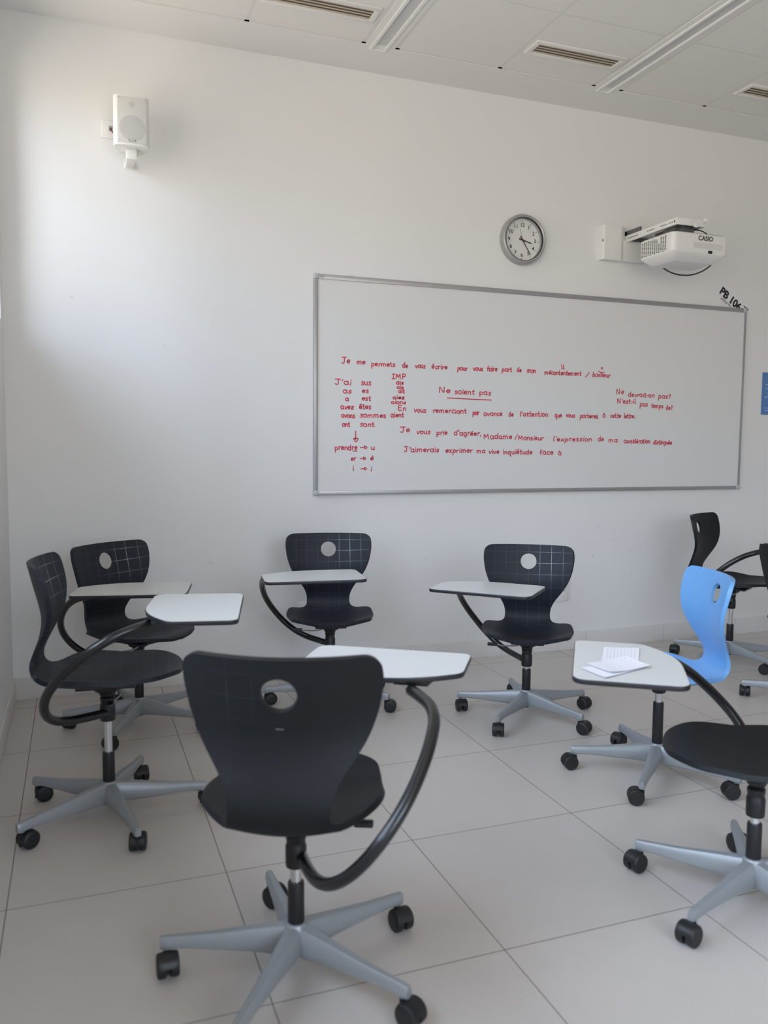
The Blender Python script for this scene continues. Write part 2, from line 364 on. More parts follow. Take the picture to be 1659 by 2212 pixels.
# ceiling: plain border band, lay-in tiles on a grid, recessed light strips, vents
PER = 1.3575; X0 = 1.578; ROWY = FY-0.30; TL = 0.5885
STRIPW = 0.092
LIGHTY1 = ROWY+0.045
slab = MB().box((LX, BY, CZ+0.06), (RX, FY, CZ+0.25))
slab.box((LX, ROWY+0.005, CZ), (RX, FY, CZ+0.06))
tiles = MB(); bars = MB()
vent_tiles = [(-1, 0), (0, 1), (1, 1)]
strips = []
k0, k1 = -2, 5
ys = [ROWY-0.6*j for j in range(0, 13)]
for k in range(k0, k1):
    tx = X0+PER*k
    a0, a1 = tx, tx+2*TL
    if a1 < LX: continue
    strips.append((a1+tx+PER)/2)
    for t_ in range(2):
        xa, xb = tx+TL*t_, tx+TL*(t_+1)
        xa_, xb_ = max(xa, LX), min(xb, RX)
        if xb_-xa_ < 0.02: continue
        for y in ys:
            ya, yb = max(y-0.6, BY), y
            if yb-ya < 0.02: continue
            tiles.box((xa_+0.009, ya+0.009, CZ+0.002), (xb_-0.009, yb-0.009, CZ+0.02))
            bars.box((xa_, ya-0.011, CZ+0.003), (xb_, ya+0.011, CZ+0.03)) if ya > BY else None
        for xx in ((xa, xb) if t_ == 0 else (xb,)):
            if LX < xx < RX: bars.box((xx-0.012, BY, CZ+0.0025), (xx+0.012, ROWY+0.006, CZ+0.03))
    # filler band either side of the light strip
    xs = (a1+tx+PER)/2
    for (p0, p1) in ((a1+0.012, xs-STRIPW/2), (xs+STRIPW/2, tx+PER-0.012)):
        q0, q1 = max(p0, LX), min(p1, RX)
        if q1-q0 > 0.004: slab.box((q0, BY, CZ), (q1, ROWY+0.005, CZ+0.06))
bars.box((LX, ROWY-0.010, CZ+0.0025), (RX, ROWY+0.0055, CZ+0.03))
ceiling = struct('ceiling', slab, M['ceil_plain'])
link('ceiling_tiles', tiles.mesh('ceiling_tiles', [M['ctile']]), ceiling)
link('ceiling_grid', bars.mesh('ceiling_grid', [M['cgrid']]), ceiling)
LLAB = ['recessed ceiling light strip left of the clock, beside the nearer air vent', 'recessed ceiling light strip running above the projector']
ns = 0
for xs in strips:
    if not (0.9 < xs < 5.2): continue
    t = thing('ceiling_light', 'x', 'ceiling light', (xs, 0, CZ), 0, 'recessed light strips in the ceiling')
    fr = MB(); y0, y1 = BY+0.02, LIGHTY1; h = STRIPW/2
    for s_ in (-1, 1): fr.box((s_*h, y0, -0.006), (s_*(h-0.016), y1, 0.012))
    fr.box((-h+0.016, y1-0.006, -0.004), (h-0.016, y1, 0.012))
    link('frame', fr.mesh('light_frame', [M['cframe']], bevel=0.001), t)
    link('diffuser', MB().box((-h+0.016, y0, 0.003), (h-0.016, y1-0.006, 0.010)).mesh('diffuser', [M['clight']]), t)
    t['label'] = {0: 'thin recessed ceiling light strip, leftmost in view, ending above the whiteboard', 1: 'thin recessed ceiling light strip whose end points down at the projector', 2: 'recessed ceiling light strip at the far right, mostly outside the view'}[ns]; ns += 1
VL = ['slatted ceiling air vent cut by the top edge of the photo', 'slatted ceiling air vent in the middle of the ceiling between both light strips', 'slatted ceiling air vent cut by the right edge of the photo']
for i, xa in enumerate((X0-PER, X0+TL, X0+PER+TL)):
    if i == 0: xa = X0-PER+TL
    xa += 0.026; xb = xa+0.535; y0, y1 = 3.742, 3.886
    t = thing('ceiling_vent', VL[i], 'air vent', ((xa+xb)/2, (y0+y1)/2, CZ), 0, 'ceiling air vents')
    hx, hy = (xb-xa)/2, (y1-y0)/2; w = 0.026
    fr = MB()
    fr.box((-hx, -hy, -0.006), (hx, -hy+w, 0.002)); fr.box((-hx, hy-w, -0.006), (hx, hy, 0.002))
    fr.box((-hx, -hy+w, -0.006), (-hx+w, hy-w, 0.002)); fr.box((hx-w, -hy+w, -0.006), (hx, hy-w, 0.002))
    link('frame', fr.mesh('vent_frame', [M['trimwhite']], bevel=0.0015), t)
    link('duct', MB().box((-hx+w, -hy+w, 0.0005), (hx-w, hy-w, 0.0018)).mesh('duct', [M['ventdark']]), t)
    for q in range(4):
        yy = -hy+w+0.010+q*(2*hy-2*w-0.02)/3
        sl = MB().prism([(-0.009, -0.0045), (0.008, -0.0005), (0.009, 0.0002), (-0.008, -0.0020)], -hx+w, hx-w, axis='x')
        link('slat', sl.mesh('slat', [M['ventslat']]), t, (0, yy, 0))

# ------------------------------------------------------------------ chair shell
def shell_mesh(name, material):
    prof = [(-.232, .420), (-.226, .395), (-.214, .343), (-.200, .290), (-.190, .235), (-.196, .18), (-.212, .13), (-.222, .095), (-.220, .062), (-.203, .034), (-.170, .015), (-.12, .005), (-.05, 0.0), (.03, .002), (.10, .016), (.16, .029), (.205, .039), (.232, .040), (.250, .033)]
    pts = spline([(0, y, z) for y, z in prof], 14)
    S = [0.0]
    for a, b in zip(pts, pts[1:]): S.append(S[-1]+(b-a).length)
    L = S[-1]
    def at(s):
        s = max(0.0, min(L-1e-6, s)); lo, hi = 0, len(S)-1
        while hi-lo > 1:
            m = (lo+hi)//2
            if S[m] <= s: lo = m
            else: hi = m
        t = (s-S[lo])/(S[hi]-S[lo]); return pts[lo].lerp(pts[hi], t)
    def frame(s):
        p = at(s); a = at(min(L, s+.012)); b = at(max(0, s-.012)); T = (a-b).normalized()
        return p, T, Vector((0, -T.z, T.y))
    # half width by arc length
    W = [(0, .212), (.05, .216), (.10, .213), (.15, .203), (.19, .186), (.23, .160), (.27, .133), (.31, .116), (.345, .110), (.375, .111), (.405, .121), (.435, .144), (.465, .172), (.50, .195), (.55, .209), (.62, .211), (.67, .203), (L-.095, .186), (L-.060, .160), (L-.033, .126), (L-.014, .088), (L-.005, .058), (L, .030)]
    W = [w for w in W if w[0] <= L+1e-6]
    def half(s):
        w = sm_interp(W, s); r = .034
        if s < r: w = w - r + math.sqrt(max(0, r*r-(r-s)**2))
        return w
    SAG = [(0, .052), (.15, .050), (.28, .020), (.34, .008), (.38, .018), (.42, .043), (.46, .054), (.50, .056), (.55, .053), (.60, .047), (.66, .040), (.72, .032), (.77, .024), (L, .012)]
    d = .0175; sh = .084
    rows = [0, .0015, .005, .010, .017, .025]
    k = math.ceil((.033-sh)/d); rr = sh+k*d
    while rr < L-.03: rows.append(rr); rr += d
    rows += [L-.022, L-.013, L-.007, L-.003, L]
    NC = 24
    ih = min(range(len(rows)), key=lambda i: abs(rows[i]-sh)); jh = NC//2
    V2 = []; idx = {}
    for i, s in enumerate(rows):
        for j in range(NC+1):
            t = -1+2*j/NC
            w = half(s)
            # keep square cells round the hole
            u = t*w
            idx[i, j] = len(V2); V2.append([u, s])
    hb = 3; F = []
    for i in range(len(rows)-1):
        for j in range(NC):
            if ih-hb <= i < ih+hb and jh-hb <= j < jh+hb: continue
            F.append((idx[i, j], idx[i, j+1], idx[i+1, j+1], idx[i+1, j]))
    ring = [(ih-hb, jh-hb+q) for q in range(2*hb)] + [(ih-hb+q, jh+hb) for q in range(2*hb)] + [(ih+hb, jh+hb-q) for q in range(2*hb)] + [(ih+hb-q, jh-hb) for q in range(2*hb)]
    prev = [idx[r] for r in ring]; R = .0395
    for f_ in (0.5, 1.0):
        cur = []
        for q, r in enumerate(ring):
            u, s = V2[idx[r]]; a = math.atan2(s-sh, u); cu, cs = R*math.cos(a), sh+R*math.sin(a)
            cur.append(len(V2)); V2.append([u+(cu-u)*f_, s+(cs-s)*f_])
        n = len(ring)
        for q in range(n): F.append((prev[q], prev[(q+1) % n], cur[(q+1) % n], cur[q]))
        prev = cur
    V = []
    for u, s in V2:
        s_eff = s
        if s < .12: s_eff = s + .011*(u/.21)**2*(1-s/.12)
        p, T, N = frame(s_eff)
        q = abs(u)/.21
        sg = sm_interp(SAG, s)*q**2
        V.append(Vector((u, p.y, p.z))+N*sg)
    me = bpy.data.meshes.new(name); me.from_pydata([tuple(v) for v in V], [], F)
    uvl = me.uv_layers.new(name='grid')
    for p in me.polygons:
        for li, vi in zip(p.loop_indices, p.vertices): uvl.data[li].uv = V2[vi]
        p.use_smooth = True
    me.materials.append(material)
    tmp = bpy.data.objects.new('tmp', me); COL.objects.link(tmp)
    so = tmp.modifiers.new('s', 'SOLIDIFY'); so.thickness = .0150; so.offset = 0; so.use_even_offset = False
    be = tmp.modifiers.new('b', 'BEVEL'); be.width = .0068; be.segments = 3; be.limit_method = 'ANGLE'; be.angle_limit = math.radians(50)
    sb = tmp.modifiers.new('u', 'SUBSURF'); sb.levels = 1; sb.render_levels = 1
    dg = bpy.context.evaluated_depsgraph_get(); dg.update()
    out = bpy.data.meshes.new_from_object(tmp.evaluated_get(dg), preserve_all_data_layers=True, depsgraph=dg)
    bpy.data.objects.remove(tmp); out.name = name
    for p in out.polygons: p.use_smooth = True
    return out
SHELL = {k: shell_mesh('seat_shell_'+k, M['shell_'+k]) for k in ('dark', 'black', 'blue')}

# ------------------------------------------------------------------ chair parts (all meshes shared)
def leg_mesh():
    sec = [(.018, .024, .122, .050), (.05, .023, .119, .052), (.09, .0205, .114, .056), (.15, .0175, .106, .059), (.21, .0145, .098, .061), (.27, .0122, .093, .063), (.305, .0114, .0905, .0605), (.322, .0108, .0890, .0590), (.3275, .0088, .0875, .0595)]
    V = []; F = []
    for (r, w, zt, zb) in sec:
        h = zt-zb
        for (a, b) in ((-1.0, .10), (-1.04, .35), (-.92, .80), (-.55, .975), (0, 1.0), (.55, .975), (.92, .80), (1.04, .35), (1.0, .10), (.75, 0), (-.75, 0)):
            V.append((r, a*w, zb+b*h))
    n = 11
    for j in range(len(sec)-1):
        for k in range(n): k2 = (k+1) % n; F.append((j*n+k, j*n+k2, (j+1)*n+k2, (j+1)*n+k))
    F.append(tuple(range(n))); F.append(tuple((len(sec)-1)*n+k for k in range(n))[::-1])
    mb = MB().add(V, F, 0, True)
    mb.lathe([(.0095, .0575), (.0105, .059), (.0105, .078)], 14, M4=Matrix.Translation((.3125, 0, 0)))
    return mb.mesh('leg', [M['alu']])
LEG = leg_mesh()
HUB = MB().lathe([(.020, .048), (.029, .050), (.034, .060), (.034, .100), (.030, .118), (.026, .125), (.021, .126)], 28).mesh('base_hub', [M['alu']])
CAP = MB().lathe([(.014, .040), (.018, .042), (.018, .052)], 20).mesh('hub_cap', [M['black']])
SLEEVE = MB().lathe([(.0195, .122), (.0205, .124), (.0200, .222), (.0185, .226), (.015, .2265)], 24).mesh('column_sleeve', [M['black']])
SLEEVE_LONG = MB().lathe([(.0195, .122), (.0205, .124), (.0200, .284), (.0185, .288), (.015, .2885)], 24).mesh('column_sleeve', [M['black']])
def wheel():
    w = .0105
    return MB().lathe([(.006, -w-.001), (.018, -w-.0015), (.0255, -w), (.0285, -w+.003), (.0292, 0), (.0285, w-.003), (.0255, w), (.006, w)], 28, M4=Matrix.Rotation(PI/2, 4, 'X')).mesh('wheel', [M['tyre']])
WHEEL = wheel()
def castor():
    mb = MB()
    # hood over the twin wheels, axle and pin (origin: pivot axis; wheels trail along -x)
    prof = []; cx, cz, R = -.021, .0292, .0300
    arc = [(cx+R*math.cos(a), cz+R*math.sin(a)) for a in [math.radians(d_) for d_ in range(-10, 171, 15)]]
    inn = [(cx+(R-.004)*math.cos(a), cz+(R-.004)*math.sin(a)) for a in [math.radians(d_) for d_ in range(170, -11, -15)]]
    poly = arc+inn; n = len(poly); hw = .0150
    V = [(x, -hw, z) for x, z in poly]+[(x, hw, z) for x, z in poly]; m = len(arc)
    F = []
    for i in range(n): F.append((i, (i+1) % n, n+(i+1) % n, n+i))
    for i in range(m-1): F.append((i, i+1, n-2-i, n-1-i)); F.append((n+i, n+n-1-i, n+n-2-i, n+i+1))
    mb.add(V, F)
    mb.box((cx-.014, -.0035, .012), (.009, .0035, .052))
    mb.tube([(cx, -.025, cz), (cx, .025, cz)], .004, 10)
    mb.lathe([(.0085, .044), (.0085, .0525), (.0065, .0535), (.0065, .0620)], 14)
    return mb.mesh('castor', [M['black']])
CASTOR = castor()
PISTON = {}
def piston(z):
    k = round(z, 3)
    if k not in PISTON: PISTON[k] = MB().lathe([(.0135, .22), (.0135, k)], 20).mesh('gas_piston', [M['chrome']])
    return PISTON[k]
# collar: origin at its bottom
CLAMP = MB().lathe([(.021, 0), (.0245, .002), (.0255, .012), (.0255, .052), (.0235, .056), (.0225, .066), (.0245, .070), (.0245, .080), (.021, .083)], 26).mesh('arm_clamp', [M['black']])
MOUNT = MB().lathe([(.021, .080), (.026, .084), (.028, .094), (.042, .100), (.046, .108), (.046, .126), (.030, .134)], 26)
MOUNT.box((-.075, -.095, .121), (.075, .095, .131))
MOUNT = MOUNT.mesh('seat_mount', [M['black']], bevel=.002)
LEVER = MB().tube(spline([(.02, .03, .112), (.06, .045, .104), (.11, .03, .100), (.145, .02, .102)], 5), .0035, 8).mesh('lever', [M['greyp']])
GRIP = MB().box((.138, .009, .095), (.185, .031, .109)).mesh('grip', [M['black']], bevel=.004)
PADDLE = MB().box((.155, -.02, .070), (.168, .012, .118)).box((.03, -.006, .106), (.165, .004, .114)).mesh('lever_paddle', [M['greyp']], bevel=.004)
ARMPTS = [(0.016, -0.002, 0.03), (0.062, -0.055, 0.033), (0.111, -0.102, 0.037), (0.161, -0.138, 0.054), (0.211, -0.155, 0.088), (0.257, -0.154, 0.133), (0.29, -0.135, 0.184), (0.317, -0.099, 0.23), (0.328, -0.05, 0.278), (0.335, 0.002, 0.323), (0.325, 0.058, 0.357), (0.311, 0.116, 0.378), (0.28, 0.17, 0.387), (0.23, 0.213, 0.390), (0.19, 0.25, 0.391)]
ARMPTS = [ARMPTS[0]]+[tuple(.25*a+.5*b+.25*c for a, b, c in zip(ARMPTS[i-1], ARMPTS[i], ARMPTS[i+1])) for i in range(1, len(ARMPTS)-1)]+[ARMPTS[-1]]
ARM = MB().tube(spline(ARMPTS, 7), .0148, 16).mesh('tablet_arm', [M['tube']])
# writing tablet: long straight side far from the sitter, short full side at a=0, curved cut at the outer rear corner
TA, TB, TC1, TC2 = .450, .300, .095, .135
TAB_D = .36; TAB_Z = .423
def rounded(poly, rad, lim=None):
    out = []; n = len(poly)
    for i in range(n):
        p0, p, p1 = Vector(poly[i-1]), Vector(poly[i]), Vector(poly[(i+1) % n])
        a = (p0-p).normalized(); b = (p1-p).normalized(); ang = a.angle(b)
        f_ = lim[i] if lim else .48
        d = min(rad[i]/math.tan(ang/2), (p0-p).length*f_, (p1-p).length*f_)
        A_, B_ = p+a*d, p+b*d
        for k in range(9):
            t = k/8; out.append(tuple((A_*(1-t)**2 + p*2*t*(1-t) + B_*t*t)))
    return out
_poly = [(0, 0), (TA, 0), (TA, -(TB-TC1)), (TA-TC2, -TB), (0, -TB)]
_poly = [(x-TA/2, y+TB/2) for x, y in _poly][::-1]
OUTL = rounded(_poly, [.045, .60, .050, .035, .045], [.48, .68, .30, .48, .48])
def inset(poly, d):
    out = []; n = len(poly)
    for i in range(n):
        a = Vector(poly[i-1]); b = Vector(poly[(i+1) % n]); t = (b-a).normalized(); nn = Vector((-t.y, t.x))
        out.append(tuple(Vector(poly[i])+nn*d))
    return out
TABTOP = MB().prism(inset(OUTL, .0025), -.0125, 0).mesh('tabletop', [M['lam']])
def band():
    mb = MB(); n = len(OUTL); prof = [(.003, -.0005), (.0008, -.0008), (0, -.0035), (0, -.0115), (.0015, -.0140), (.012, -.0145)]
    V = []
    for (ins, z) in prof: V += [(x, y, z) for x, y in inset(OUTL, ins)]
    F = [(j*n+i, j*n+(i+1) % n, (j+1)*n+(i+1) % n, (j+1)*n+i) for j in range(len(prof)-1) for i in range(n)]
    F.append(tuple((len(prof)-1)*n+i for i in range(n)))
    return mb.add(V, F).mesh('edge_band', [M['edge']])
BAND = band()
BRACKET = MB().prism([(-.045, -.055), (.045, -.055), (.055, .02), (.02, .06), (-.03, .05)], -.026, -.0145).lathe([(.017, -.040), (.020, -.037), (.020, -.026)], 18, M4=Matrix.Translation((-.02, .02, 0))).mesh('bracket', [M['black']], bevel=.003)

MARK = MB().box((-.009, -.2042, .2585), (.009, -.2026, .2615)).mesh('embossed_mark', [M['grey_dark']], bevel=.0004)
def lab_mark(l): return l.startswith('large foreground')
def build_chair(name, label, x, y, base_deg, seat_deg, zc, kind='dark', arm_off=0, tab_deg=None, tab_dir=None, mount_dx=(0, 0), swivels=None, dz=0.012):
    t = thing(name, label, 'chair', (x, y, 0), 0, 'swivel chairs on five-legged castor bases' if kind != 'blue' else None)
    b0 = math.radians(base_deg)
    link('base_hub', HUB, t, rz=b0); link('hub_cap', CAP, t)
    link('column_sleeve', SLEEVE if kind != 'blue' else SLEEVE_LONG, t); link('gas_piston', piston(zc+(.02 if kind != 'blue' else .12)), t)
    for k in range(5):
        a = b0+2*PI*k/5; link('leg', LEG, t, rz=a)
        sw = swivels[k] if swivels else random.uniform(0, 360)
        c = link('castor', CASTOR, t, (.3125*math.cos(a), .3125*math.sin(a), 0), math.radians(sw))
        for s_ in (-1, 1): link('wheel', WHEEL, c, (-.021, s_*.0150, .0292))
    s = math.radians(seat_deg)-PI/2
    sh = link('seat_shell', SHELL[kind], t, (0, 0, zc+.131+dz), s)
    if lab_mark(label): link('embossed_mark', MARK, sh)
    link('seat_mount', MOUNT, t, (0, 0, zc+dz), s)
    if kind == 'blue': link('lever_paddle', PADDLE, t, (0, 0, zc+dz), s)
    else:
        lv = link('lever', LEVER, t, (0, 0, zc), s); link('grip', GRIP, lv)
    if tab_dir is not None:
        link('arm_clamp', CLAMP, t, (0, 0, zc), 0)
        ar = math.radians(tab_dir+22.5+arm_off)-PI/2
        link('tablet_arm', ARM, t, (0, 0, zc), ar)
        d = math.radians(tab_dir)
        tt = link('tabletop', TABTOP, t, (TAB_D*math.cos(d), TAB_D*math.sin(d), zc+TAB_Z), math.radians(tab_deg))
        link('edge_band', BAND, tt)
        br = link('bracket', BRACKET, tt, (.095, -.058, 0), 0)
    return t

#        label, x, y, base, seat, zc, kind, tablet direction, tablet turn
GRP = 'swivel chairs on five-legged castor bases'
chairs = [
 ('tablet_chair', 'charcoal swivel chair with writing tablet at far left, nearest the left wall, facing right', .085, 2.898, -5, -6, .336, 'dark', -44, -103, 11.4, .005, (200, 95, 190, 215, 260)),
 ('tablet_chair', 'charcoal swivel chair in the left room corner, half hidden behind another chair', .250, 3.830, 31.4, -52, .262, 'dark', -96.5, 168, 8, 0, None),
 ('tablet_chair', 'charcoal swivel chair facing the camera just left below the whiteboard, white tablet across its waist', 1.160, 3.855, 24.6, -104, .268, 'dark', -119.5, 173, -8, 0, None),
 ('tablet_chair', 'charcoal swivel chair with bright grid print, facing the camera below the middle of the whiteboard', 1.980, 3.358, 1.6, -120, .238, 'dark', -149.3, 134.8, -3.6, 0, (110, 200, 80, 60, 120)),
 ('tablet_chair', 'large foreground charcoal swivel chair seen from behind, round grip hole in its back', .478, 1.868, 17, 66, .264, 'black', 34.2, -33, -12, .018, (100, 120, 90, 60, 120)),
 ('swivel_chair', 'light blue plastic swivel chair, the only blue one, turned toward the left', 2.107, 2.572, 6.3, 160, .235, 'blue', None, None, 0, .010, (0, 20, 350, 330, 340)),
 ('tablet_chair', 'dark swivel chair cut by the right edge, in front, only seat and base visible', 1.770, 1.738, 55.2, 141, .246, 'black', 149.3, 55.7, .6, .010, (80, 10, 20, 60, 0)),
 ('tablet_chair', 'black swivel chair by the front wall, behind and above the blue chair', 3.640, 3.830, 52.5, -60, .320, 'black', -67, 180, 0, 0, None),
 ('tablet_chair', 'swivel chair nearly all outside the right edge, one silver leg with castor showing', 3.415, 3.02, 63, 15, .252, 'black', 0, -60, 0, 0, None),
]
for (nm, lab, x, y, bd, sd, zc, kd, td, tt, ao, dz_, sw) in chairs:
    build_chair(nm, lab, x, y, bd, sd, zc, kd, tab_dir=td, tab_deg=tt, arm_off=ao, dz=dz_, swivels=sw)

# loose handwritten sheets on the front-right tablet (its top is at z = .246 + TAB_Z)
ZT = .246+TAB_Z
def paper(name, label, corners, z, lift, lines, turn):
    # bent sheet through four corners (bilinear), gently curled
    A_, B_, C_, D_ = [Vector((x, y, 0)) for x, y in corners]; n = 10; V = []; F = []
    def P(u, v):
        p = A_.lerp(B_, u).lerp(D_.lerp(C_, u), v); return Vector((p.x, p.y, z+lift*((u-.5)**2*2+(v-.5)**2)*1.0))
    for i in range(n+1):
        for j in range(n+1): V.append(P(i/n, j/n))
    for i in range(n):
        for j in range(n): a = i*(n+1)+j; F.append((a, a+n+1, a+n+2, a+1))
    V += [v-Vector((0, 0, .0004)) for v in V]; N = (n+1)**2
    F += [(f[3]+N, f[2]+N, f[1]+N, f[0]+N) for f in F[:n*n]]
    o = link(name, MB().add(V, F, 0, True).mesh(name, [M['paper']], fix=False)); tag(o, label, 'paper', 'handwritten sheets on the tablet')
    mb = MB()
    for r in range(lines):
        v = .12+.76*r/(lines-1); u = .1
        while u < .86:
            w = random.uniform(.03, .09); h = .010
            q = [P(u, v), P(u+w, v), P(u+w, v+h), P(u, v+h)] if not turn else [P(v, u), P(v+h, u), P(v+h, u+w), P(v, u+w)]
            mb.add([x_+Vector((0, 0, .0006)) for x_ in q], [(0, 1, 2, 3)]); u += w+random.uniform(.02, .045)
    if mb.v: link('handwriting', mb.mesh('handwriting', [M['pen']], fix=False), o)
    return o
SH_A = [(1.491, 2.076), (1.584, 2.029), (1.466, 1.879), (1.388, 1.943)]
SH_B = [(1.286, 1.894), (1.411, 1.916), (1.435, 1.835), (1.291, 1.79)]
SH_C = [(1.319, 1.915), (1.477, 1.947), (1.474, 1.839), (1.328, 1.815)]

# ------------------------------------------------------------------ whiteboard
BX0, BX1, BZ0, BZ1 = 1.221, 4.178, 0.997, 2.188
wb = thing('whiteboard', 'wide wall mounted whiteboard with red handwriting and aluminium frame', 'whiteboard', ((BX0+BX1)/2, FY, BZ0))
wb_x, wb_z = (BX0+BX1)/2, BZ0
hw, H = (BX1-BX0)/2, BZ1-BZ0
link('panel', MB().box((-hw+.01, -.016, .01), (hw-.01, -.002, H-.01)).mesh('panel', [M['board']]), wb)
fr = MB(); w = .021
fr.box((-hw+w, -.022, 0), (hw-w, -.002, w)); link('frame_bar', fr.mesh('frame_bottom', [M['balu']], bevel=.002), wb)
link('frame_bar', MB().box((-hw+w, -.022, H-.026), (hw-w, -.002, H)).mesh('frame_top', [M['balu']], bevel=.002), wb)
link('frame_bar', MB().box((-hw, -.022, w), (-hw+w, -.002, H-w)).mesh('frame_side', [M['balu']], bevel=.002), wb)
link('frame_bar', MB().box((hw-w*.7, -.022, w), (hw, -.002, H-w)).mesh('frame_side', [M['balu']], bevel=.002), wb)
cm = MB().box((-.014, -.026, -.014), (.014, -.002, .014)).mesh('corner_cap', [M['bcorner']], bevel=.006, segs=3)
for sx_ in (-1, 1):
    for zz in (.012, H-.012): link('corner_cap', cm, wb, (sx_*(hw-.012), 0, zz))
link('maker_mark', MB().box((-hw+.03, -.0235, H-.019), (-hw+.055, -.022, H-.011)).mesh('mark', [M['greyp']]), wb)

# single-stroke handwriting; x-height is 1
def arc(cx, cy, rx, ry, a0, a1, n=9): return [(cx+rx*math.cos(math.radians(a0+(a1-a0)*k/n)), cy+ry*math.sin(math.radians(a0+(a1-a0)*k/n))) for k in range(n+1)]
def O(cx=.4, rx=.36): return arc(cx, .5, rx, .5, 60, 420, 14)
G = {
 'a': (.85, [O(.38, .34), [(.72, .95), (.70, .3), (.82, .02)]]),
 'b': (.8, [[(.1, 1.7), (.08, .05)], arc(.38, .45, .3, .42, 150, -170, 10)]),
 'c': (.7, [arc(.42, .5, .36, .48, 50, 310, 10)]),
 'd': (.85, [O(.36, .32), [(.70, 1.6), (.66, .6), (.74, .02)]]),
 'e': (.75, [[(.08, .5), (.62, .58)]+arc(.36, .52, .30, .46, 10, 320, 12)]),
 'f': (.6, [[(.6, 1.55), (.42, 1.65), (.28, 1.4), (.24, .0)], [(.05, .85), (.5, .9)]]),
 'g': (.8, [O(.38, .32), [(.68, .95), (.68, -.3), (.5, -.65), (.15, -.5)]]),
 'h': (.8, [[(.1, 1.7), (.1, 0)], [(.1, .6), (.35, .95), (.62, .8), (.66, 0)]]),
 'i': (.35, [[(.16, .85), (.16, .02)], [(.16, 1.35), (.18, 1.45)]]),
 'j': (.4, [[(.26, .85), (.24, -.4), (.02, -.55)], [(.26, 1.35), (.28, 1.45)]]),
 'l': (.35, [[(.15, 1.7), (.14, .1), (.25, 0)]]),
 'm': (1.25, [[(.08, .9), (.1, 0)], [(.1, .6), (.3, .95), (.5, .8), (.54, 0)], [(.54, .6), (.8, .95), (1.02, .8), (1.08, 0)]]),
 'n': (.8, [[(.08, .9), (.1, 0)], [(.1, .6), (.35, .95), (.6, .8), (.66, 0)]]),
 'o': (.8, [O(.38, .34)]),
 'p': (.8, [[(.1, .9), (.08, -.75)], arc(.38, .48, .3, .45, 150, -170, 10)]),
 'q': (.85, [O(.36, .32), [(.68, .95), (.66, -.75), (.78, -.6)]]),
 'r': (.6, [[(.1, .9), (.12, 0)], [(.12, .55), (.3, .9), (.55, .88)]]),
 's': (.65, [[(.55, .85), (.35, .98), (.12, .8), (.2, .55), (.48, .42), (.5, .12), (.28, 0), (.05, .12)]]),
 't': (.6, [[(.25, 1.5), (.24, .15), (.4, 0), (.52, .08)], [(.02, .92), (.5, .95)]]),
 'u': (.8, [[(.08, .9), (.12, .2), (.35, 0), (.6, .2), (.66, .9)], [(.66, .9), (.68, .1), (.76, 0)]]),
 'v': (.75, [[(.05, .9), (.32, .02), (.66, .92)]]),
 'x': (.75, [[(.08, .92), (.6, 0)], [(.62, .95), (.05, 0)]]),
 'z': (.7, [[(.08, .9), (.6, .9), (.1, .02), (.62, .02)], [(.15, .48), (.52, .5)]]),
 'J': (1.0, [[(.1, 1.7), (.95, 1.75)], [(.62, 1.7), (.6, .3), (.4, 0), (.1, .2)]]),
 'N': (1.05, [[(.1, 0), (.12, 1.6), (.8, .05), (.85, 1.65)]]),
 'M': (1.3, [[(.1, 0), (.2, 1.5), (.6, .5), (1.0, 1.55), (1.1, 0)]]),
 'E': (.95, [[(.75, 1.5), (.12, 1.5), (.1, .02), (.78, .02)], [(.12, .8), (.65, .82)]]),
 'I': (.8, [[(.4, 1.6), (.4, 0)], [(.1, 1.6), (.72, 1.62)], [(.08, 0), (.72, .0)]]),
 'P': (.95, [[(.12, 1.6), (.12, 0)], [(.12, 1.58), (.6, 1.55), (.8, 1.2), (.6, .75), (.14, .7)]]),
 "'": (.35, [[(.24, 1.6), (.12, 1.2)]]),
 ',': (.35, [[(.2, .12), (.08, -.3)]]),
 '.': (.3, [[(.1, .03), (.16, .05)]]),
 '-': (.5, [[(.06, .5), (.44, .52)]]),
 '?': (.7, [[(.08, 1.3), (.3, 1.6), (.58, 1.35), (.34, .8), (.34, .45)], [(.34, .05), (.36, .1)]]),
 '/': (.9, [[(.05, -.1), (.8, 1.75)]]),
 '>': (1.6, [[(.05, .5), (1.0, .52)], [(1.0, .95), (1.05, .1), (1.55, .55), (1.0, .95)]]),
}
ACC = {'é': ('e', [[(.35, 1.3), (.6, 1.6)]]), 'à': ('a', [[(.2, 1.6), (.45, 1.3)]]), 'ê': ('e', [[(.12, 1.3), (.36, 1.6), (.62, 1.3)]])}
def glyph(c):
    if c in ACC: b, ex = ACC[c]; w_, st = G[b]; return w_, st+ex
    return G[c]
def ribbon(mb, pts, wd, y):
    if len(pts) > 2: P = [Vector((p.x, p.y, 0)) for p in spline([(a, b, 0) for a, b in pts], 4)]
    else: P = [Vector((a, b, 0)) for a, b in pts]
    P = [p for i, p in enumerate(P) if i == 0 or (p-P[i-1]).length > 1e-6]
    if len(P) < 2: return
    L_, R_ = [], []
    for i, p in enumerate(P):
        t = (P[min(i+1, len(P)-1)]-P[max(i-1, 0)]); t = t.normalized() if t.length > 0 else Vector((1, 0, 0))
        if i == 0: p = p-t*wd*.4
        if i == len(P)-1: p = p+t*wd*.4
        nn = Vector((-t.y, t.x, 0))*wd/2
        L_.append((p.x+nn.x, y, p.y+nn.y)); R_.append((p.x-nn.x, y, p.y-nn.y))
    n = len(P); mb.add(L_+R_, [(i, i+1, n+i+1, n+i) for i in range(n-1)])
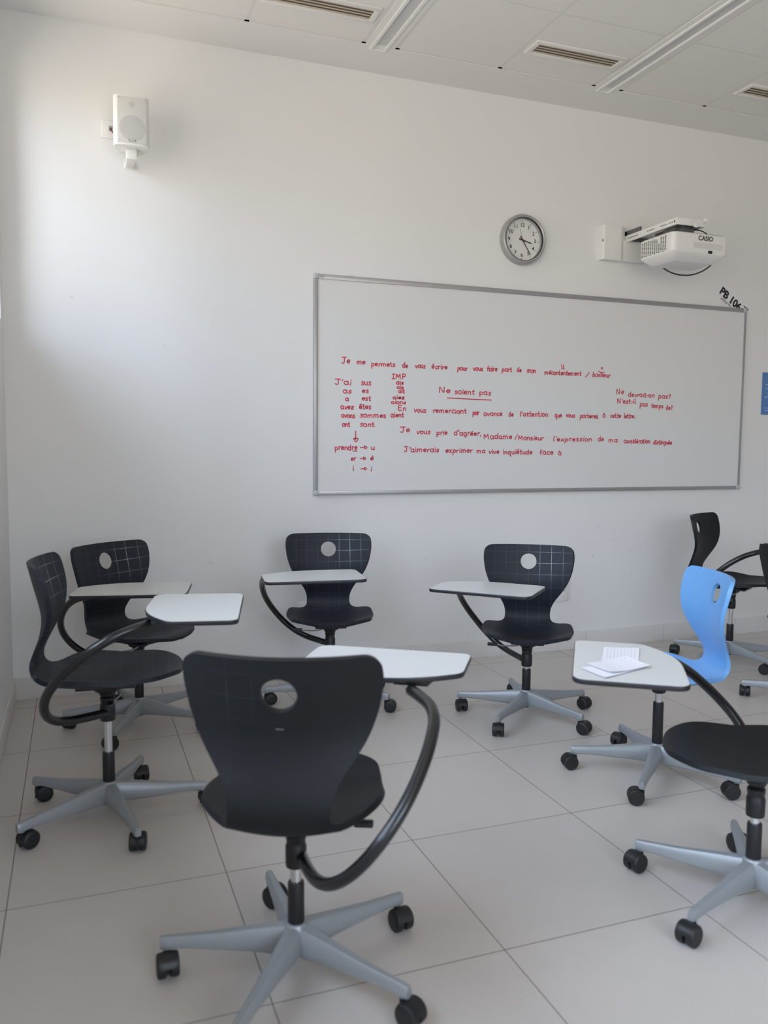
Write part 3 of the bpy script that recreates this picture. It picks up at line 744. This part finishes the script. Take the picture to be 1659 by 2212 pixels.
WORDS = [('Je', 1.376, 1.426, 1.717), ('me', 1.466, 1.515, 1.718), ('permets', 1.551, 1.692, 1.71), ('de', 1.736, 1.77, 1.709), ('vous', 1.815, 1.876, 1.71), ('écrire', 1.916, 2.014, 1.709), ('pour', 2.078, 2.142, 1.707), ('vous', 2.178, 2.242, 1.709), ('faire', 2.269, 2.336, 1.71), ('part', 2.367, 2.434, 1.71), ('de', 2.468, 2.498, 1.711), ('mon', 2.538, 2.597, 1.711), ('IMP', 1.672, 1.758, 1.644), ("J'ai", 1.338, 1.434, 1.601), ('sus', 1.492, 1.549, 1.604), ('as', 1.387, 1.435, 1.557), ('es', 1.498, 1.535, 1.562), ('a', 1.399, 1.419, 1.514), ('est', 1.496, 1.548, 1.52), ('avez', 1.374, 1.448, 1.468), ('êtes', 1.481, 1.551, 1.471), ('avons', 1.377, 1.456, 1.422), ('sommes', 1.487, 1.64, 1.425), ('aient', 1.668, 1.748, 1.43), ('ont', 1.383, 1.427, 1.373), ('sont', 1.487, 1.571, 1.374), ('ais', 1.699, 1.744, 1.615), ('ais', 1.704, 1.744, 1.589), ('ait', 1.713, 1.75, 1.566), ('aiez', 1.68, 1.749, 1.532), ('aions', 1.671, 1.758, 1.505), ('En', 1.714, 1.762, 1.468), ('vous', 1.81, 1.885, 1.46), ('remerciant', 1.927, 2.14, 1.46), ('par', 2.181, 2.222, 1.453), ('avance', 2.252, 2.376, 1.449), ('de', 2.419, 2.45, 1.449), ('Je', 1.724, 1.787, 1.346), ('vous', 1.828, 1.911, 1.338), ('prie', 1.952, 2.02, 1.335), ("d'agréer,", 2.061, 2.238, 1.333), ('Madame', 2.255, 2.445, 1.314), ('/', 2.462, 2.481, 1.312), ("J'aimerais", 1.75, 1.968, 1.235), ('exprimer', 2.01, 2.183, 1.232), ('ma', 2.211, 2.266, 1.231), ('vive', 2.291, 2.359, 1.227), ('inquiétude', 2.384, 2.584, 1.225), ('Ne', 1.962, 2.037, 1.576), ('soient', 2.064, 2.188, 1.57), ('pas', 2.222, 2.298, 1.57), ('prendre', 1.341, 1.471, 1.244), ('>', 1.488, 1.533, 1.25), ('u', 1.55, 1.573, 1.246), ('er', 1.435, 1.463, 1.186), ('>', 1.488, 1.525, 1.188), ('é', 1.548, 1.568, 1.188), ('i', 1.443, 1.453, 1.129), ('>', 1.492, 1.53, 1.132), ('i', 1.549, 1.557, 1.127), ('mécontentement', 2.655, 2.914, 1.704), ('/', 2.944, 2.975, 1.699), ('bonheur', 2.996, 3.127, 1.703), ("l'attention", 2.495, 2.688, 1.451), ('que', 2.735, 2.784, 1.449), ('vous', 2.815, 2.877, 1.451), ('porterez', 2.914, 3.045, 1.448), ('à', 3.078, 3.099, 1.454), ('cette', 3.134, 3.215, 1.454), ('lettre.', 3.236, 3.322, 1.453), ('Monsieur', 2.484, 2.659, 1.309), ("l'expression", 2.727, 3.007, 1.305), ('de', 3.05, 3.092, 1.307), ('ma', 3.129, 3.195, 1.301), ('considération', 3.242, 3.444, 1.296), ('distinguée', 3.468, 3.615, 1.291), ('face', 2.636, 2.732, 1.223), ('à', 2.765, 2.789, 1.221), ('Ne', 3.176, 3.231, 1.602), ('devrait-on', 3.264, 3.464, 1.588), ('pas?', 3.495, 3.593, 1.583), ("N'est-il", 3.184, 3.321, 1.545), ('pas', 3.355, 3.415, 1.531), ('temps', 3.442, 3.535, 1.522), ('de?', 3.559, 3.609, 1.512)]
LW = .0058
cnt = 0
def write(text, x0, x1, z):
    global cnt
    rnd = random.Random(cnt*13+5); cnt += 1
    tw = sum(glyph(c)[0] for c in text)-.12; W_ = x1-x0
    xh = min(.0170, max(.0125, W_/tw*.85))
    if text in ('>', '/', 'a', 'i', 'u', 'é'): xh = .016
    if text in ('Ne', 'soient', 'pas', 'Je', "J'ai", 'prendre', 'sus', 'Madame') and W_/tw > .017: xh = .0185
    if 1.66 < x0 < 1.72 and 1.49 < z < 1.63: xh = .0125
    sx_ = W_/tw; mb = MB(); cx = x0; k = 0
    for c in text:
        w_, st = glyph(c); dy = rnd.uniform(-.08, .08); sl = rnd.uniform(-.05, .08); hs = rnd.uniform(.9, 1.08)
        for s_ in st:
            k += 1; ribbon(mb, [(cx-wb_x+(px*.86+sl*py)*sx_, z-wb_z+(py*hs+dy)*xh) for px, py in s_], LW, -.0163-.00001*(k % 5))
        cx += w_*sx_
    link('handwritten_word', mb.mesh('word', [M['ink']], fix=False), wb)
for (t_, a, b, z) in WORDS: write(t_, a, b, z)
STR = [[(2.016, 1.546), (2.15, 1.543), (2.3, 1.541)], [(1.447, 1.238), (1.469, 1.238)], [(1.461, 1.348), (1.461, 1.302)], [(1.449, 1.307), (1.475, 1.308), (1.462, 1.289), (1.4495, 1.306)], [(3.039, 1.737), (3.059, 1.728), (3.08, 1.733)],
       [(2.773, 1.765), (2.776, 1.75)], [(2.788, 1.765), (2.79, 1.75)], [(2.775, 1.739), (2.784, 1.746), (2.794, 1.739)], [(3.057, 1.761), (3.059, 1.75)], [(3.066, 1.761), (3.068, 1.751)]]
def strokes(name, S_):
    mb = MB()
    for s_ in S_: ribbon(mb, [(a-wb_x, b-wb_z) for a, b in s_], LW, -.0166)
    link(name, mb.mesh(name, [M['ink']], fix=False), wb)
strokes('underline', STR[0:1]); strokes('underline', STR[1:2]); strokes('drawn_arrow', STR[2:4]); strokes('drawn_face', STR[5:8]); strokes('drawn_face', [STR[4]]+STR[8:])

def text_mesh(name, s, size, m, bold=0.0, ext=0.0004, align='CENTER'):
    cu = bpy.data.curves.new(name, 'FONT'); cu.body = s; cu.size = size; cu.extrude = ext; cu.offset = bold
    cu.align_x = align; cu.align_y = 'CENTER'; cu.resolution_u = 4
    tmp = bpy.data.objects.new('t', cu); COL.objects.link(tmp)
    dg = bpy.context.evaluated_depsgraph_get(); dg.update()
    me = bpy.data.meshes.new_from_object(tmp.evaluated_get(dg), depsgraph=dg)
    bpy.data.objects.remove(tmp); me.materials.clear(); me.materials.append(m)
    me.transform(Matrix.Rotation(PI/2, 4, 'X')); return me

# ------------------------------------------------------------------ paper sign tucked behind the board
sg = thing('paper_sign', 'tilted white paper sign reading PB 106 stuck at the whiteboard top right corner', 'sign', (4.088, FY, 2.222))
SR = Matrix.Rotation(math.radians(33), 4, 'Y')
def sgl(name, me, x, z, y):
    o = link(name, me, sg); o.matrix_local = SR @ Matrix.Translation((x, y, z)); return o
sgl('sheet', MB().box((-.17, -.0015, -.058), (.17, -.0005, .058)).mesh('sheet', [M['paper']]), 0, 0, 0)
sgl('printed_text', text_mesh('pb', 'PB 106', .070, M['txt'], .0028), -.040, .000, -.0022)
sgl('printed_text', text_mesh('ap', 'APPLE TV', .024, M['txt']), -.058, -.040, -.0022)
sgl('torn_flap', MB().prism([(0, 0), (.045, .004), (.05, -.008), (.012, -.006)], -.0025, -.0005, axis='y').mesh('flap', [M['grey_dark']]), .072, .034, -.001)

# ------------------------------------------------------------------ clock
ck = thing('wall_clock', 'round silver rimmed analogue wall clock showing about twenty five past three', 'clock', (2.4865, FY, 2.478))
RX90 = Matrix.Rotation(PI/2, 4, 'X')
rim = MB().lathe([(.138, 0), (.1435, .006), (.1445, .030), (.1400, .042), (.1330, .046), (.1245, .043), (.1205, .030), (.1190, .012), (.1190, .008), (.10, .006)], 64, M4=RX90)
link('rim', rim.mesh('rim', [M['clockrim']]), ck)
link('inner_ring', MB().lathe([(.1215, .012), (.1245, .0425), (.1215, .0425), (.1192, .012)], 64, M4=RX90, caps=False).mesh('inner_ring', [M['txt']]), ck)
link('dial', MB().lathe([(.1195, .006), (.1195, .0105)], 64, M4=RX90).mesh('dial', [M['clockface']]), ck)
for h in range(1, 13):
    a = math.radians(90-30*h)
    link('numeral', text_mesh('n%d' % h, str(h), .030, M['txt'], .0003), ck, (.086*math.cos(a), -.0112, .086*math.sin(a)))
    a2 = a; mb = MB(); r0, r1 = .103, .113; c_, s_ = math.cos(a2), math.sin(a2); wd = .0014
    mb.add([(r0*c_-wd*s_, -.0112, r0*s_+wd*c_), (r1*c_-wd*s_, -.0112, r1*s_+wd*c_), (r1*c_+wd*s_, -.0112, r1*s_-wd*c_), (r0*c_+wd*s_, -.0112, r0*s_-wd*c_)], [(0, 1, 2, 3)])
    link('hour_mark', mb.mesh('mark', [M['txt']], fix=False), ck)
def hand(name, ang, l0, l1, w0, w1, y):
    mb = MB().prism([(-w0, -l0), (w0, -l0), (w1, l1), (-w1, l1)], y-.001, y, axis='y')
    o = link(name, mb.mesh(name, [M['txt']]), ck); o.rotation_euler = (0, math.radians(ang), 0)
hand('hour_hand', 104, .022, .064, .0035, .0025, -.015)
hand('minute_hand', 146, .026, .098, .0028, .0018, -.017)
hand('second_hand', 344, .012, .066, .0005, .0004, -.019)
link('pivot', MB().lathe([(.004, .011), (.0045, .020), (.003, .021)], 14, M4=RX90).mesh('pivot', [M['red']]), ck)

# ------------------------------------------------------------------ loudspeaker and its wall plate
sp = thing('loudspeaker', 'white wall mounted loudspeaker high on the left of the front wall', 'loudspeaker', (.282, FY, 2.780))
zt, zb = .115, -.113
def plan(f): return [(-.072*f, -.205), (-.050*f, -.212), (0, -.214), (.050*f, -.212), (.072*f, -.205), (.083*f, -.190), (.083*f, -.165), (.045*f, -.072), (-.045*f, -.072), (-.083*f, -.165), (-.083*f, -.190)]
cab = MB(); P1 = plan(1.0); P0 = plan(.97); n = len(P1)
V = [(x, y, zb) for x, y in P1]+[(x, y, zt) for x, y in P0]
cab.add(V, [tuple(range(n))[::-1], tuple(range(n, 2*n))]+[(i, (i+1) % n, n+(i+1) % n, n+i) for i in range(n)])
link('cabinet', cab.mesh('cabinet', [M['wp']], bevel=.004, segs=3, angle=30), sp)
link('grille', MB().prism([(-.066, zb+.010), (.066, zb+.010), (.064, zt-.010), (-.064, zt-.010)], -.2165, -.206, axis='y').mesh('grille', [M['wp2']], bevel=.002), sp)
link('woofer', MB().lathe([(.058, .2160), (.058, .2172), (.055, .2176)], 48, M4=RX90).mesh('woofer', [M['cone']]), sp, (.002, 0, -.035))
link('tweeter', MB().lathe([(.0135, .2160), (.0135, .2174)], 28, M4=RX90).mesh('tweeter', [M['cone']]), sp, (0, 0, .072))
scr = MB().lathe([(.0035, .216), (.003, .2178)], 12, M4=RX90).mesh('screw', [M['cone']])
for sx_, zz in ((-.058, .098), (.057, .098), (-.058, .030), (.057, .030), (-.057, -.092), (.058, -.092)): link('screw', scr, sp, (sx_, 0, zz))
link('badge', MB().box((-.016, -.2185, -.0975), (.016, -.2165, -.0865)).mesh('badge', [M['greyp']], bevel=.001), sp)
link('badge_letters', text_mesh('bl', 'APart', .010, M['wp'], .0003), sp, (0, -.2188, -.092))
br = MB().box((-.024, -.165, -.160), (.024, -.115, -.113)).box((-.020, -.150, -.156), (.020, -.004, -.136)).box((-.026, -.006, -.160), (.026, 0, -.115))
link('bracket', br.mesh('bracket', [M['wp']], bevel=.003), sp)
link('knob', MB().lathe([(.010, 0), (.012, .003), (.012, .012)], 16, M4=RX90).mesh('knob', [M['wp']]), sp, (.030, -.135, -.124))
pl = thing('wall_plate', 'small white connector plate on the wall beside the loudspeaker', 'wall socket', (.197, FY, 2.797))
link('plate', MB().box((-.045, -.010, -.042), (.045, 0, .042)).mesh('plate', [M['wp']], bevel=.004, segs=3), pl)
link('insert', MB().box((-.036, -.0125, -.033), (.036, -.009, .033)).mesh('insert', [M['trimwhite']], bevel=.001), pl)
link('terminal', MB().box((-.010, -.017, -.010), (.006, -.012, .014)).mesh('terminal', [M['greyp']], bevel=.001), pl)
link('port', MB().box((-.007, -.0180, -.005), (.004, -.0168, .005)).mesh('port', [M['grey_dark']]), pl)
cb = link('speaker_cable', MB().tube(spline([(.194, FY-.018, 2.792), (.203, FY-.034, 2.778), (.213, FY-.048, 2.764), (.222, FY-.058, 2.757)], 6), .0028, 8).mesh('cable', [M['red']]))
tag(cb, 'short dark red cable from the wall plate to the loudspeaker', 'cable')

# ------------------------------------------------------------------ wall sockets
for (sx0, sx1, sz0, sz1, lab) in ((2.715, 2.872, .312, .450, 'double wall socket plate low on the wall behind the chair with the bright grid'), (1.142, 1.30, .315, .405, 'wall socket plate low on the wall, mostly hidden behind the chair left below the whiteboard')):
    so = thing('wall_socket', lab, 'wall socket', ((sx0+sx1)/2, FY, (sz0+sz1)/2), 0, 'wall sockets on the front wall')
    a, b = (sx1-sx0)/2, (sz1-sz0)/2
    link('plate', MB().box((-a, -.011, -b), (a, 0, b)).mesh('plate', [M['wp']], bevel=.003), so)
    for s_ in (-1, 1):
        link('socket_insert', MB().box((s_*a*.5-a*.36, -.014, -b*.66), (s_*a*.5+a*.36, -.010, b*.66)).mesh('insert', [M['trimwhite']], bevel=.0015), so)
        link('outlet', MB().box((s_*a*.5-.008, -.0155, -.008), (s_*a*.5+.008, -.0138, .008)).mesh('outlet', [M['bcorner']], bevel=.002), so)

# ------------------------------------------------------------------ blue poster at the right edge
po = thing('poster', 'blue poster on the front wall cut by the right edge of the photo', 'poster', (4.57, FY, 1.64))
link('sheet', MB().box((-.215, -.003, -.143), (.215, -.0008, .140)).mesh('sheet', [M['blue_poster']]), po)
mb = MB()
for (a, b, c, d) in ((-.185, .03, -.15, .036), (-.19, .055, -.165, .062), (-.19, -.03, -.165, -.022), (-.195, -.10, -.14, -.096), (-.182, -.118, -.150, -.112)):
    mb.add([(a, -.0034, b), (c, -.0034, b), (c, -.0034, d), (a, -.0034, d)], [(0, 1, 2, 3)])
link('print_marks', mb.mesh('marks', [M['pale_blue']], fix=False), po)

# ------------------------------------------------------------------ projector on its wall arm
bx = thing('projector_wall_mount', 'white projector wall arm and box fixed above the whiteboard', 'wall mount', (3.2, FY, 2.54))
def pj(name, me, par): return link(name, me, par)
X, Y, Z = 3.2, FY, 2.54
mb = MB().prism([(3.022-X, 0), (3.022-X, -.046), (3.032-X, -.052), (3.150-X, -.052), (3.165-X, -.045), (3.20-X, -.020), (3.20-X, 0)], 2.407-Z, 2.612-Z)
pj('cover', mb.mesh('cover', [M['wp']], bevel=.002, sharp=12), bx)
pj('lower_cover', MB().box((3.165-X, -.035, 2.410-Z), (3.33-X, 0, 2.535-Z)).mesh('lower_cover', [M['wp']], bevel=.004), bx)
pj('latch', MB().box((3.0195-X, -.050, 2.512-Z), (3.0225-X, -.044, 2.526-Z)).mesh('latch', [M['grey_dark']]), bx)
ch = MB(); ax0, ax1, ay0, ay1, az0, az1 = 3.200-X, 3.400-X, 3.900-Y, -.002, 2.526-Z, 2.564-Z
ch.prism([(ax0, az0), (ax0+.014, az0), (ax0+.014, az0+.003), (ax0+.003, az0+.003), (ax0+.003, az1-.003), (ax1-.003, az1-.003), (ax1-.003, az0+.003), (ax1-.014, az0+.003), (ax1-.014, az0), (ax1, az0), (ax1, az1), (ax0, az1)], ay0+.0032, ay1, axis='y')
ch.box((ax0, ay0, az0), (ax1, ay0+.003, az1))
pj('arm', ch.mesh('arm', [M['wp']], bevel=.0006), bx)
sl = MB()
for (a, b, h) in ((4.34, 4.24, .004), (4.16, 4.09, .004), (4.04, 3.985, .004), (3.965, 3.955, .006), (3.945, 3.93, .004), (3.922, 3.912, .012)):
    sl.box((ax0-.0006, b-Y, (az0+az1)/2-h/2), (ax0+.0005, a-Y, (az0+az1)/2+h/2))
pj('arm_slots', sl.mesh('arm_slots', [M['grey_dark']]), bx)
pj('inner_carriage', MB().box((ax0+.06, ay0+.03, az0-.030), (ax1-.05, ay0+.26, az0+.010)).box((ax0+.03, ay0+.05, az0-.018), (ax0+.16, ay0+.16, az0-.002)).mesh('carriage', [M['steel_dark']], bevel=.002), bx)
pj('wall_bracket', MB().box((3.205-X, -.16, 2.535-Z), (3.215-X, -.002, 2.592-Z)).box((3.205-X, -.03, 2.50-Z), (3.39-X, -.002, 2.592-Z)).mesh('wall_bracket', [M['steel_dark']]), bx)
for (kx, kz, ky) in ((3.305, 2.520, 3.86), (3.392, 2.562, 3.885)):
    pj('knob', MB().lathe([(.006, 0), (.006, .012), (.0125, .013), (.0135, .017), (.0125, .026), (.006, .027)], 18, M4=Matrix.Translation((kx-X, ky-Y+.02, kz-Z)) @ RX90).mesh('knob', [M['wp']]), bx)
pr = thing('projector', 'white short throw projector with maker name on its front, hanging under the wall arm', 'projector', (3.335, 4.01, 2.42))
X, Y, Z = 3.335, 4.01, 2.42
x0, x1, yn, yf = 3.150-X, 3.530-X, 3.862-Y, 4.150-Y
def body_out(i, r1=.035, r2=.012):
    P_ = [(x0+i, yn+i), (x1-i, yn+i), (x1-i, yf-i), (x0+i, yf-i)]
    return rounded(P_, [r1, .02, r2, r2])
def loft(rings, name, mats, bev=0):
    mb = MB(); n = len(rings[0][0]); V = []
    for pl_, z_ in rings: V += [(x, y, z_(x, y) if callable(z_) else z_) for x, y in pl_]
    F = [(j*n+i, j*n+(i+1) % n, (j+1)*n+(i+1) % n, (j+1)*n+i) for j in range(len(rings)-1) for i in range(n)]
    F.append(tuple(range(n))[::-1]); F.append(tuple((len(rings)-1)*n+i for i in range(n)))
    return mb.add(V, F).mesh(name, mats, bevel=bev)
zt_, zb_ = 2.476-Z, 2.372-Z
link('body', loft([(body_out(.06, .03), zb_-.045), (body_out(.045, .03), zb_-.043), (body_out(.012), zb_-.012), (body_out(.003), zb_-.003), (body_out(0), zb_+.002), (body_out(0), zt_-.005), (body_out(.003), zt_)], 'body', [M['wp']]), pr)
link('top_plate', loft([(body_out(.004), zt_), (body_out(.010), zt_+.005)], 'top_plate', [M['greyp']]), pr)
vm = MB()
for c in range(12):
    for r in range(12):
        if r > 9 and c in (7, 8): continue
        if c in (8,) and r > 6: continue
        yy = yf-.014-c*.0185; zz = zb_+.008+r*.0077+(0.0038 if c % 2 else 0)
        if zz > zt_-.012: continue
        vm.box((x0-.0007, yy-.012, zz), (x0+.0005, yy, zz+.0044))
link('vent_slots', vm.mesh('vent_slots', [M['grey_dark']]), pr)
link('maker_name', text_mesh('maker', 'CASIO', .036, M['grey_dark'], .0012), pr, (3.375-X, yn-.0006, 2.452-Z))
link('front_panel', MB().box((3.29-X, yn-.0008, 2.395-Z), (3.495-X, yn+.001, 2.428-Z)).mesh('front_panel', [M['wp2']]), pr)
link('sensor', MB().box((3.395-X, yn-.002, 2.372-Z), (3.425-X, yn+.006, 2.389-Z)).mesh('sensor', [M['txt']], bevel=.003), pr)
link('screw', MB().lathe([(.006, 0), (.006, .006)], 12).mesh('sc', [M['greyp']]), pr, (3.515-X, 3.885-Y, zt_+.002))
cb = link('cable', MB().tube(spline([(3.285, 4.165, 2.385), (3.32, 4.13, 2.328), (3.39, 4.11, 2.301), (3.48, 4.10, 2.303), (3.57, 4.10, 2.334), (3.645, 4.11, 2.384), (3.67, 4.15, 2.43), (3.62, 4.2, 2.46)], 8), .0042, 10).mesh('cable', [M['tube']]))
tag(cb, 'black cable looping in an arc below the projector', 'cable')
cb = link('cable', MB().tube(spline([(3.36, 3.98, 2.53), (3.39, 3.93, 2.515), (3.44, 3.93, 2.50), (3.47, 3.95, 2.482)], 8), .0032, 8).mesh('cable', [M['tube']]))
tag(cb, 'thin black cable running from the wall arm onto the projector top', 'cable')

# ------------------------------------------------------------------ sheets of paper on the tablet
paper('paper_sheet', 'upright handwritten sheet at the back of the tablet, under the other sheets', SH_A, ZT+.0006, .003, 9, True)
paper('paper_sheet', 'lowest of the loose sheets, peeking out at the front left of the pile', SH_B, ZT+.0014, .004, 0, False)
paper('paper_sheet', 'topmost curled sheet lying across the tablet in front', SH_C, ZT+.0030, .008, 8, False)
